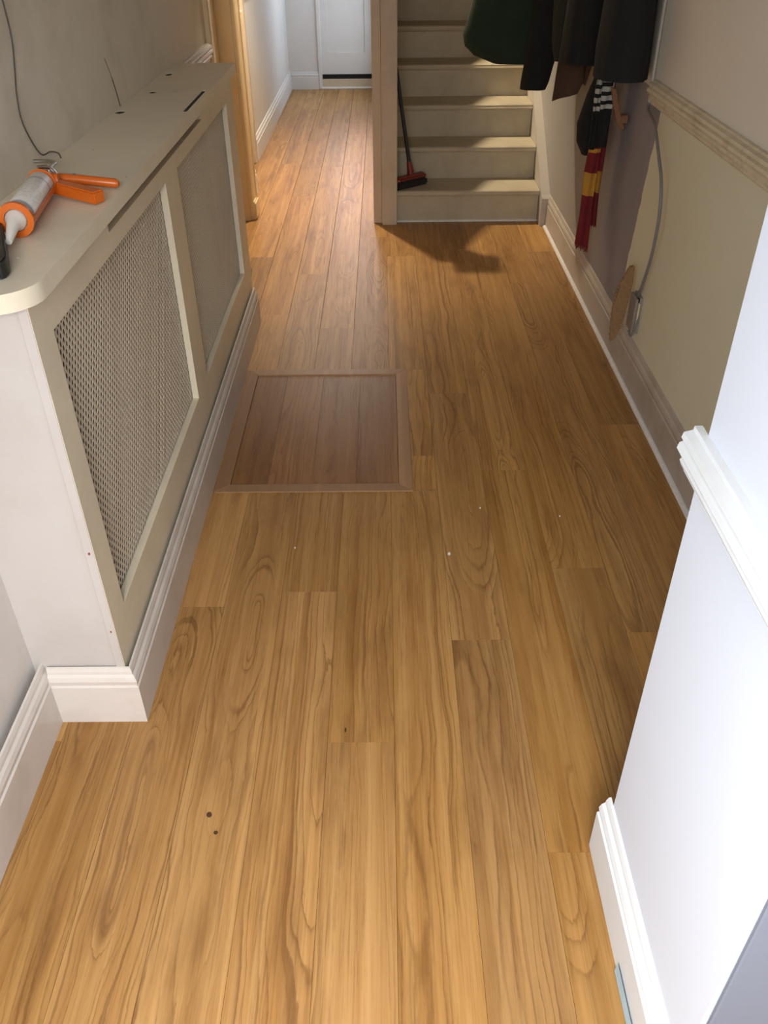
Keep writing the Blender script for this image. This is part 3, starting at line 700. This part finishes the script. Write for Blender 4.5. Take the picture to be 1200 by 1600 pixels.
# ------------------------------------------------------------------ right wall: cable, socket, cardboard
cb = thing('hanging_cable', 'grey cable looping down the right wall to the open socket', 'cable', (XR, 2.95, 0.34))
build('painted_run', tube(smoothpath([(XR-0.008, 3.172, 1.95), (XR-0.008, 3.168, 1.228), (XR-0.008, 3.166, 1.05), (XR-0.010, 3.155, 0.925)], 4), 0.0060, 10), 'cable_pale', cb)
build('grey_loop', tube(smoothpath([(XR-0.010, 3.156, 0.930), (XR-0.016, 3.13, 0.908), (XR-0.030, 2.98, 0.888), (XR-0.040, 2.84, 0.818), (XR-0.042, 2.770, 0.765), (XR-0.040, 2.735, 0.67), (XR-0.034, 2.755, 0.54), (XR-0.024, 2.825, 0.415), (XR-0.014, 2.888, 0.340)], 6), 0.0054, 10), 'cable', cb)
sk = thing('socket_box', 'open wall socket with its faceplate hanging loose on the right wall', 'socket', (XR, 2.90, 0.26))
build('back_box', plate_rects([2.862, 2.866, 2.934, 2.938], [0.206, 0.210, 0.336, 0.340], lambda i, j: i == 1 and j == 1, 0, XR-0.012, XR), 'box_steel', sk)
build('box_recess', box(XR-0.003, XR, 2.866, 2.934, 0.210, 0.336), 'blackgap', sk)
build('faceplate', box(XR-0.024, XR-0.014, 2.868, 2.945, 0.205, 0.335, 0.002), 'box_steel', sk)
build('faceplate_edge', box(XR-0.0145, XR-0.010, 2.856, 2.868, 0.222, 0.322, 0.001), 'socket', sk)
build('lead', tube(smoothpath([(XR-0.010, 2.868, 0.300), (XR-0.012, 2.856, 0.24), (XR-0.020, 2.868, 0.195), (XR-0.026, 2.895, 0.205)], 5), 0.004, 8), 'cable', sk)
build('screw', tube([(XR-0.070, 2.930, 0.262), (XR-0.022, 2.925, 0.254)], 0.0013, 6), 'steel', sk)
build('screw', tube([(XR-0.050, 2.925, 0.214), (XR-0.022, 2.920, 0.210)], 0.0013, 6), 'steel', sk)
# cardboard flap: two liners and fluted core
cd = thing('cardboard_sheet', 'torn brown corrugated cardboard piece standing against the socket', 'cardboard', (0.86, 2.99, 0.17))
poly = [(0.884, 0.424), (0.900, 0.427), (0.903, 0.370), (0.892, 0.222), (0.872, 0.150), (0.854, 0.137), (0.845, 0.272), (0.861, 0.370)]
def card_layer(y0, y1, name): return build(name, prism([(x, z) for x, z in poly], 1, y0, y1), 'card', cd)
card_layer(2.946, 2.9475, 'liner'); card_layer(2.962, 2.9635, 'liner')
bm = bmesh.new()                              # torn fluted edge between the liners
edge = smoothpath([(0.889, 2.955, 0.424), (0.864, 2.955, 0.370), (0.851, 2.955, 0.325), (0.848, 2.955, 0.272), (0.851, 2.955, 0.20), (0.857, 2.955, 0.142)], 7)
tube([p+Vector((0.0016*math.sin(i*2.3), 0.003*math.cos(i*3.1), 0)) for i, p in enumerate(edge)], [0.0045+0.0015*((i*7) % 3)/2 for i in range(len(edge))], 6, bm=bm)
build('torn_edge', bm, 'card', cd)

# ------------------------------------------------------------------ coats and scarves on the right wall
def garment(name, label, cat, rings, mat, group='coats on the right wall', folds=6, amp=0.10, seg=40, hem=None, seed=1, loc=None):
    """rings from top to bottom: (cx, cy, z, hx, hy); folds grow towards the hem; hem(angle) lifts the lowest rings"""
    t = thing(name, label, cat, loc or (rings[-1][0], rings[-1][1], rings[-1][2]), group)
    rg = random.Random(seed); ph = [rg.uniform(0, 6.28) for _ in range(4)]
    fine = []
    for a, b in zip(rings, rings[1:]):
        for k in range(3): fine.append(tuple(a[i]+(b[i]-a[i])*k/3 for i in range(5)))
    fine.append(rings[-1])
    bm = bmesh.new(); rows = []; n = len(fine)
    for j, (cx, cy, z, hx, hy) in enumerate(fine):
        f = j/(n-1); row = []
        for k in range(seg):
            a = 2*math.pi*k/seg
            q = 1 + amp*f*(math.sin(folds*a+ph[0]+0.6*f)+0.5*math.sin((folds*2+1)*a+ph[1])) + amp*0.35*math.sin(3*a+ph[2]+5*f)
            ca, sa = math.cos(a), math.sin(a)
            ca = math.copysign(abs(ca)**0.75, ca); sa = math.copysign(abs(sa)**0.75, sa)
            zz = z + (hem(a) if hem else 0)*f**3
            x = min(cx+hx*ca*q, 0.904); row.append(bm.verts.new((x, cy+hy*sa*q, zz)))
        rows.append(row)
    # fold the hem inwards for thickness
    cx, cy, z, hx, hy = fine[-1]
    for sc, dz in ((0.93, -0.001), (0.90, 0.05)):
        rows.append([bm.verts.new((cx+(v.co.x-cx)*sc, cy+(v.co.y-cy)*sc, v.co.z+dz)) for v in rows[n-1]])
    for r1, r2 in zip(rows, rows[1:]):
        for k in range(seg): bm.faces.new((r1[k], r1[(k+1) % seg], r2[(k+1) % seg], r2[k]))
    bm.faces.new(rows[0]); bm.faces.new(rows[-1][::-1])
    build('body', bm, mat, t, smooth=True)
    tp = rings[0]
    build('hanging_loop', tube([(tp[0], tp[1], tp[2]-0.01), (tp[0]+0.02, tp[1], tp[2]+0.03), (0.895, tp[1], tp[2]+0.045)], 0.004, 6), mat, t)
    return t
gc = garment('coat', 'dark green coat bulging out over the stairs', 'coat',
        [(0.88, 4.48, 1.66, 0.02, 0.05), (0.78, 4.48, 1.50, 0.11, 0.08), (0.660, 4.48, 1.30, 0.215, 0.09), (0.634, 4.48, 1.10, 0.222, 0.09), (0.606, 4.48, 0.985, 0.232, 0.09), (0.608, 4.48, 0.940, 0.226, 0.09), (0.622, 4.48, 0.900, 0.195, 0.085), (0.655, 4.48, 0.868, 0.140, 0.08)], 'green', folds=5, amp=0.03, seed=3)
garment('coat', 'black coat with a sleeve hanging lowest, right of the green coat', 'coat',
        [(0.89, 4.31, 1.66, 0.012, 0.04), (0.82, 4.31, 1.45, 0.08, 0.05), (0.765, 4.31, 1.15, 0.098, 0.055), (0.742, 4.31, 1.00, 0.080, 0.055), (0.722, 4.31, 0.93, 0.068, 0.055), (0.703, 4.31, 0.81, 0.062, 0.050), (0.697, 4.31, 0.780, 0.056, 0.046)], 'navy', folds=3, amp=0.05, seed=5)
garment('jacket', 'olive jacket with a pointed hem between black and charcoal coats', 'jacket',
        [(0.892, 4.17, 1.66, 0.010, 0.03), (0.85, 4.17, 1.45, 0.05, 0.06), (0.815, 4.17, 1.15, 0.08, 0.065), (0.785, 4.17, 0.99, 0.040, 0.05), (0.768, 4.17, 0.915, 0.010, 0.02)], 'olive', folds=4, amp=0.06, seed=8)
garment('coat', 'charcoal coat hanging above the brown cloth', 'coat',
        [(0.892, 3.88, 1.66, 0.010, 0.05), (0.86, 3.88, 1.50, 0.04, 0.11), (0.825, 3.88, 1.25, 0.08, 0.13), (0.818, 3.88, 1.05, 0.086, 0.135), (0.818, 3.88, 0.955, 0.086, 0.135)], 'char', folds=5, amp=0.06, seed=11)
garment('coat', 'wide charcoal coat nearest the dado rail', 'coat',
        [(0.892, 3.25, 1.66, 0.010, 0.05), (0.860, 3.25, 1.50, 0.04, 0.11), (0.826, 3.25, 1.25, 0.078, 0.130), (0.820, 3.245, 1.08, 0.085, 0.135), (0.820, 3.24, 0.995, 0.085, 0.130)], 'char', folds=4, amp=0.04, seed=14)
# strips of cloth: scarf-like things built from a centre line with width and thickness
def strip(name, left, right, y, th, mats, parent, bands=None, jag=0.0):
    n = len(left); bm = bmesh.new(); rows = []
    for i in range(n):
        (xl, zl), (xr, zr) = left[i], right[i]
        row = []
        for k in range(7):
            u = k/6; x = xl+(xr-xl)*u; z = zl+(zr-zl)*u
            if i == n-1: z += jag*((k % 2)-0.5)
            yy = y - 0.006*math.sin(u*math.pi*2.5+i*0.7)
            row.append((bm.verts.new((x, yy-th/2, z)), bm.verts.new((x, yy+th/2, z))))
        rows.append(row)
    for i in range(n-1):
        mi = bands[i] if bands else 0
        for k in range(6):
            for s in (0, 1):
                f = bm.faces.new((rows[i][k][s], rows[i][k+1][s], rows[i+1][k+1][s], rows[i+1][k][s])); f.material_index = mi
        for k in (0, 6):
            f = bm.faces.new((rows[i][k][0], rows[i][k][1], rows[i+1][k][1], rows[i+1][k][0])); f.material_index = mi
    for i in (0, n-1):
        for k in range(6): bm.faces.new((rows[i][k][0], rows[i][k+1][0], rows[i][k+1][1], rows[i][k][1]))
    return build(name, bm, mats, parent, smooth=True)
sf = thing('scarf', 'long maroon and mustard striped knitted scarf hanging lowest on the wall', 'scarf', (0.835, 3.5, 0.30), 'scarves on the right wall')
strip('front_end', [(0.85, 1.50), (0.815, 1.05), (0.811, 0.80), (0.811, 0.795), (0.809, 0.700), (0.808, 0.685), (0.803, 0.612), (0.806, 0.523), (0.806, 0.433), (0.800, 0.325)],
      [(0.88, 1.50), (0.858, 1.05), (0.856, 0.80), (0.856, 0.795), (0.855, 0.700), (0.855, 0.685), (0.853, 0.605), (0.850, 0.517), (0.852, 0.430), (0.855, 0.305)], 3.505, 0.012, ['red', 'yellow'], sf, [0, 0, 1, 0, 1, 0, 1, 0, 0], 0.010)
strip('back_end', [(0.87, 1.50), (0.848, 1.05), (0.846, 0.687), (0.846, 0.612), (0.850, 0.530), (0.856, 0.395)], [(0.90, 1.50), (0.884, 1.05), (0.882, 0.687), (0.881, 0.606), (0.880, 0.520), (0.887, 0.385)], 3.535, 0.012, ['red', 'yellow'], sf, [0, 0, 0, 1, 0], 0.012)
fg = bmesh.new()
for k in range(13):
    x = 0.801+0.054*k/12; z = 0.327-0.021*k/12
    tube([(x, 3.50, z+0.004), (x+rnd.uniform(-.002, .002), 3.498, z-rnd.uniform(0.010, 0.020))], 0.0019, 5, bm=fg)
build('fringe', fg, 'red', sf)
ss = thing('striped_scarf', 'black scarf with off-white bars beside the maroon scarf', 'scarf', (0.83, 3.42, 0.72), 'scarves on the right wall')
zz = [1.50, 1.02, 0.972, 0.962, 0.945, 0.931, 0.914, 0.900, 0.883, 0.870, 0.855, 0.80, 0.735, 0.717]
strip('hanging_end', [(0.850 if z > 1.2 else 0.818, z-0.002) for z in zz], [(0.885 if z > 1.2 else 0.861, z) for z in zz], 3.450, 0.010, ['navy', 'offwhite'], ss, [0, 0, 0, 1, 0, 1, 0, 1, 0, 1, 0, 0, 0])
strip('folded_end', [(0.835 if z > 1.2 else 0.797, z-0.012) for z in zz], [(0.850 if z > 1.2 else 0.821, z-0.012) for z in zz], 3.468, 0.010, ['navy', 'offwhite'], ss, [0, 0, 0, 1, 0, 1, 0, 1, 0, 1, 0, 0, 0])
bc = thing('brown_cloth', 'brown cloth with a slanting hem under the charcoal coat', 'cloth', (0.83, 4.0, 0.78), 'coats on the right wall')
strip('cloth', [(0.80, 1.45), (0.762, 1.0), (0.752, 0.87), (0.746, 0.772)], [(0.90, 1.45), (0.910, 1.0), (0.885, 0.87), (0.855, 0.800)], 4.065, 0.012, ['brown'], bc)
strip('folded_flap', [(0.84, 1.45), (0.865, 1.0), (0.862, 0.915), (0.868, 0.845)], [(0.86, 1.45), (0.890, 1.0), (0.897, 0.915), (0.880, 0.835)], 4.035, 0.008, ['brown'], bc)
pb = garment('pouch', 'black drawstring pouch hanging behind the maroon scarf', 'pouch',
        [(0.895, 3.66, 1.50, 0.010, 0.010), (0.868, 3.66, 1.0, 0.012, 0.015), (0.845, 3.69, 0.86, 0.028, 0.035), (0.838, 3.71, 0.75, 0.042, 0.050), (0.842, 3.71, 0.68, 0.040, 0.048), (0.850, 3.71, 0.632, 0.022, 0.030)], 'navy', folds=4, amp=0.04, seed=21)
wh = thing('wooden_hanger', 'brown wooden hanger tip sticking out below the wide charcoal coat', 'hanger', (0.865, 3.30, 0.80), 'coats on the right wall')
bm = prism([(0.838, 0.935), (0.856, 0.930), (0.882, 0.850), (0.908, 0.794), (0.899, 0.786), (0.873, 0.818), (0.852, 0.882)], 1, 3.396, 3.412)
bmesh.ops.bevel(bm, geom=bm.edges[:], offset=0.002, segments=1, affect='EDGES'); build('arm', bm, 'hanger', wh)
build('end_block', box(0.889, 0.916, 3.388, 3.420, 0.812, 0.842, 0.004), 'hanger', wh)
build('hook', tube(smoothpath([(0.847, 3.404, 0.92), (0.852, 3.406, 1.10), (0.87, 3.408, 1.50), (0.875, 3.40, 1.69)], 4), 0.003, 6), 'steel', wh)
# peg rail the coats hang from
pr_ = thing('peg_rail', 'wooden peg rail high on the right wall carrying the coats', 'coat rack', (XR, 3.85, 1.70))
build('board', box(XR-0.020, XR, 3.19, 4.62, 1.66, 1.76, 0.004), 'hanger', pr_)
for y in (3.25, 3.40, 3.45, 3.52, 3.66, 3.88, 4.05, 4.17, 4.31, 4.48):
    build('peg', tube([(XR-0.019, y, 1.70), (XR-0.060, y, 1.715), (XR-0.066, y, 1.716)], [0.008, 0.008, 0.012], 8), 'hanger', pr_)

# ------------------------------------------------------------------ broom on the stairs
br = thing('broom', 'broom with a dark handle and red socket standing on the bottom step', 'broom', (0.15, 4.95, RISE))
Hh = Vector((0.150, 4.965, 0.262)); Tt = Vector((0.036, 5.000, 1.00))
build('handle', tube([Hh, Tt], 0.0105, 12), 'black', br, smooth=True)
build('socket', tube([Hh+Vector((0.004, 0, -0.05)), Hh+Vector((0.002, 0, -0.01)), Hh+(Tt-Hh)*0.06], [0.022, 0.019, 0.013], 12), 'redplastic', br, smooth=True)
d_ = Vector((0.78, 0.62, 0)).normalized(); n_ = Vector((-d_.y, d_.x, 0)); c0 = Vector((0.150, 4.945, 0))
def bar(l, wd, z0, z1, bev, name, mat, skew=0.0):
    bm = bmesh.new(); vs = []
    for z, g in ((z0, 1.08), (z1, 1.0)):
        for a, b in ((-1, -1), (1, -1), (1, 1), (-1, 1)): vs.append(bm.verts.new(c0 + d_*a*l/2*g + n_*b*wd/2*g + Vector((0, 0, z))))
    for f in ((0, 1, 2, 3), (4, 7, 6, 5), (0, 4, 5, 1), (1, 5, 6, 2), (2, 6, 7, 3), (3, 7, 4, 0)): bm.faces.new([vs[i] for i in f])
    bmesh.ops.bevel(bm, geom=bm.edges[:], offset=bev, segments=3, affect='EDGES')
    return build(name, bm, mat, br, smooth=True)
bar(0.205, 0.048, 0.212, 0.240, 0.010, 'head', 'redplastic')
bar(0.215, 0.058, RISE+0.001, 0.218, 0.012, 'bristles', 'bristle')

# ------------------------------------------------------------------ small marks and debris
def knot(x, y, a, b):
    for c_, o in boards:
        me = o.data; ox, oy = wloc(o).x, wloc(o).y
        xs = [v.co.x+ox for v in me.vertices]; ysv = [v.co.y+oy for v in me.vertices]
        if min(xs) < x < max(xs) and min(ysv) < y < max(ysv):
            build('knot', prism(ellipse(x, y, a, b, 10, 0.15), 2, -0.002, 0.0004), 'knot', o); return
for (x, y, a, b) in ((-0.365, 1.012, 0.0058, 0.0062), (-0.345, 0.972, 0.0040, 0.0045), (-0.095, 1.225, 0.0022, 0.006)): knot(x, y, a, b)
CHIPS = [((0.178, 1.845, 0.0060), 'largest white paint chip on the floor, in the open middle of the boards'), ((0.285, 2.065, 0.0040), 'thin white paint chip to the right of the hatch corner'),
         ((-0.262, 1.878, 0.0035), 'tiny pale chip on the floor just in front of the hatch'), ((0.52, 2.02, 0.0032), 'tiny white chip on the floor nearest the right wall')]
for (x, y, s_), lab in CHIPS:
    bm = bmesh.new(); k = rnd.uniform(0, 6)
    pts = [(x+s_*math.cos(k+a)*rnd.uniform(.4, 1), y+s_*math.sin(k+a)*rnd.uniform(.6, 1.5)) for a in (0, 1.2, 2.5, 3.7, 5.0)]
    o = build('paint_chip', prism(pts, 2, 0.0004, 0.0024), 'chip')
    tag(o, lab, 'paint chip', 'paint chips on the floor')
tp = build('tape_strip', prism([(0.388, 0.002), (0.3895, 0.030), (0.391, 0.002)], 1, 0.50, 0.70), 'tape')
tag(tp, 'thin blue grey strip of tape at the foot of the pier skirting', 'tape')
for o in list(bpy.data.objects):
    if '_w' in o: del o['_w']
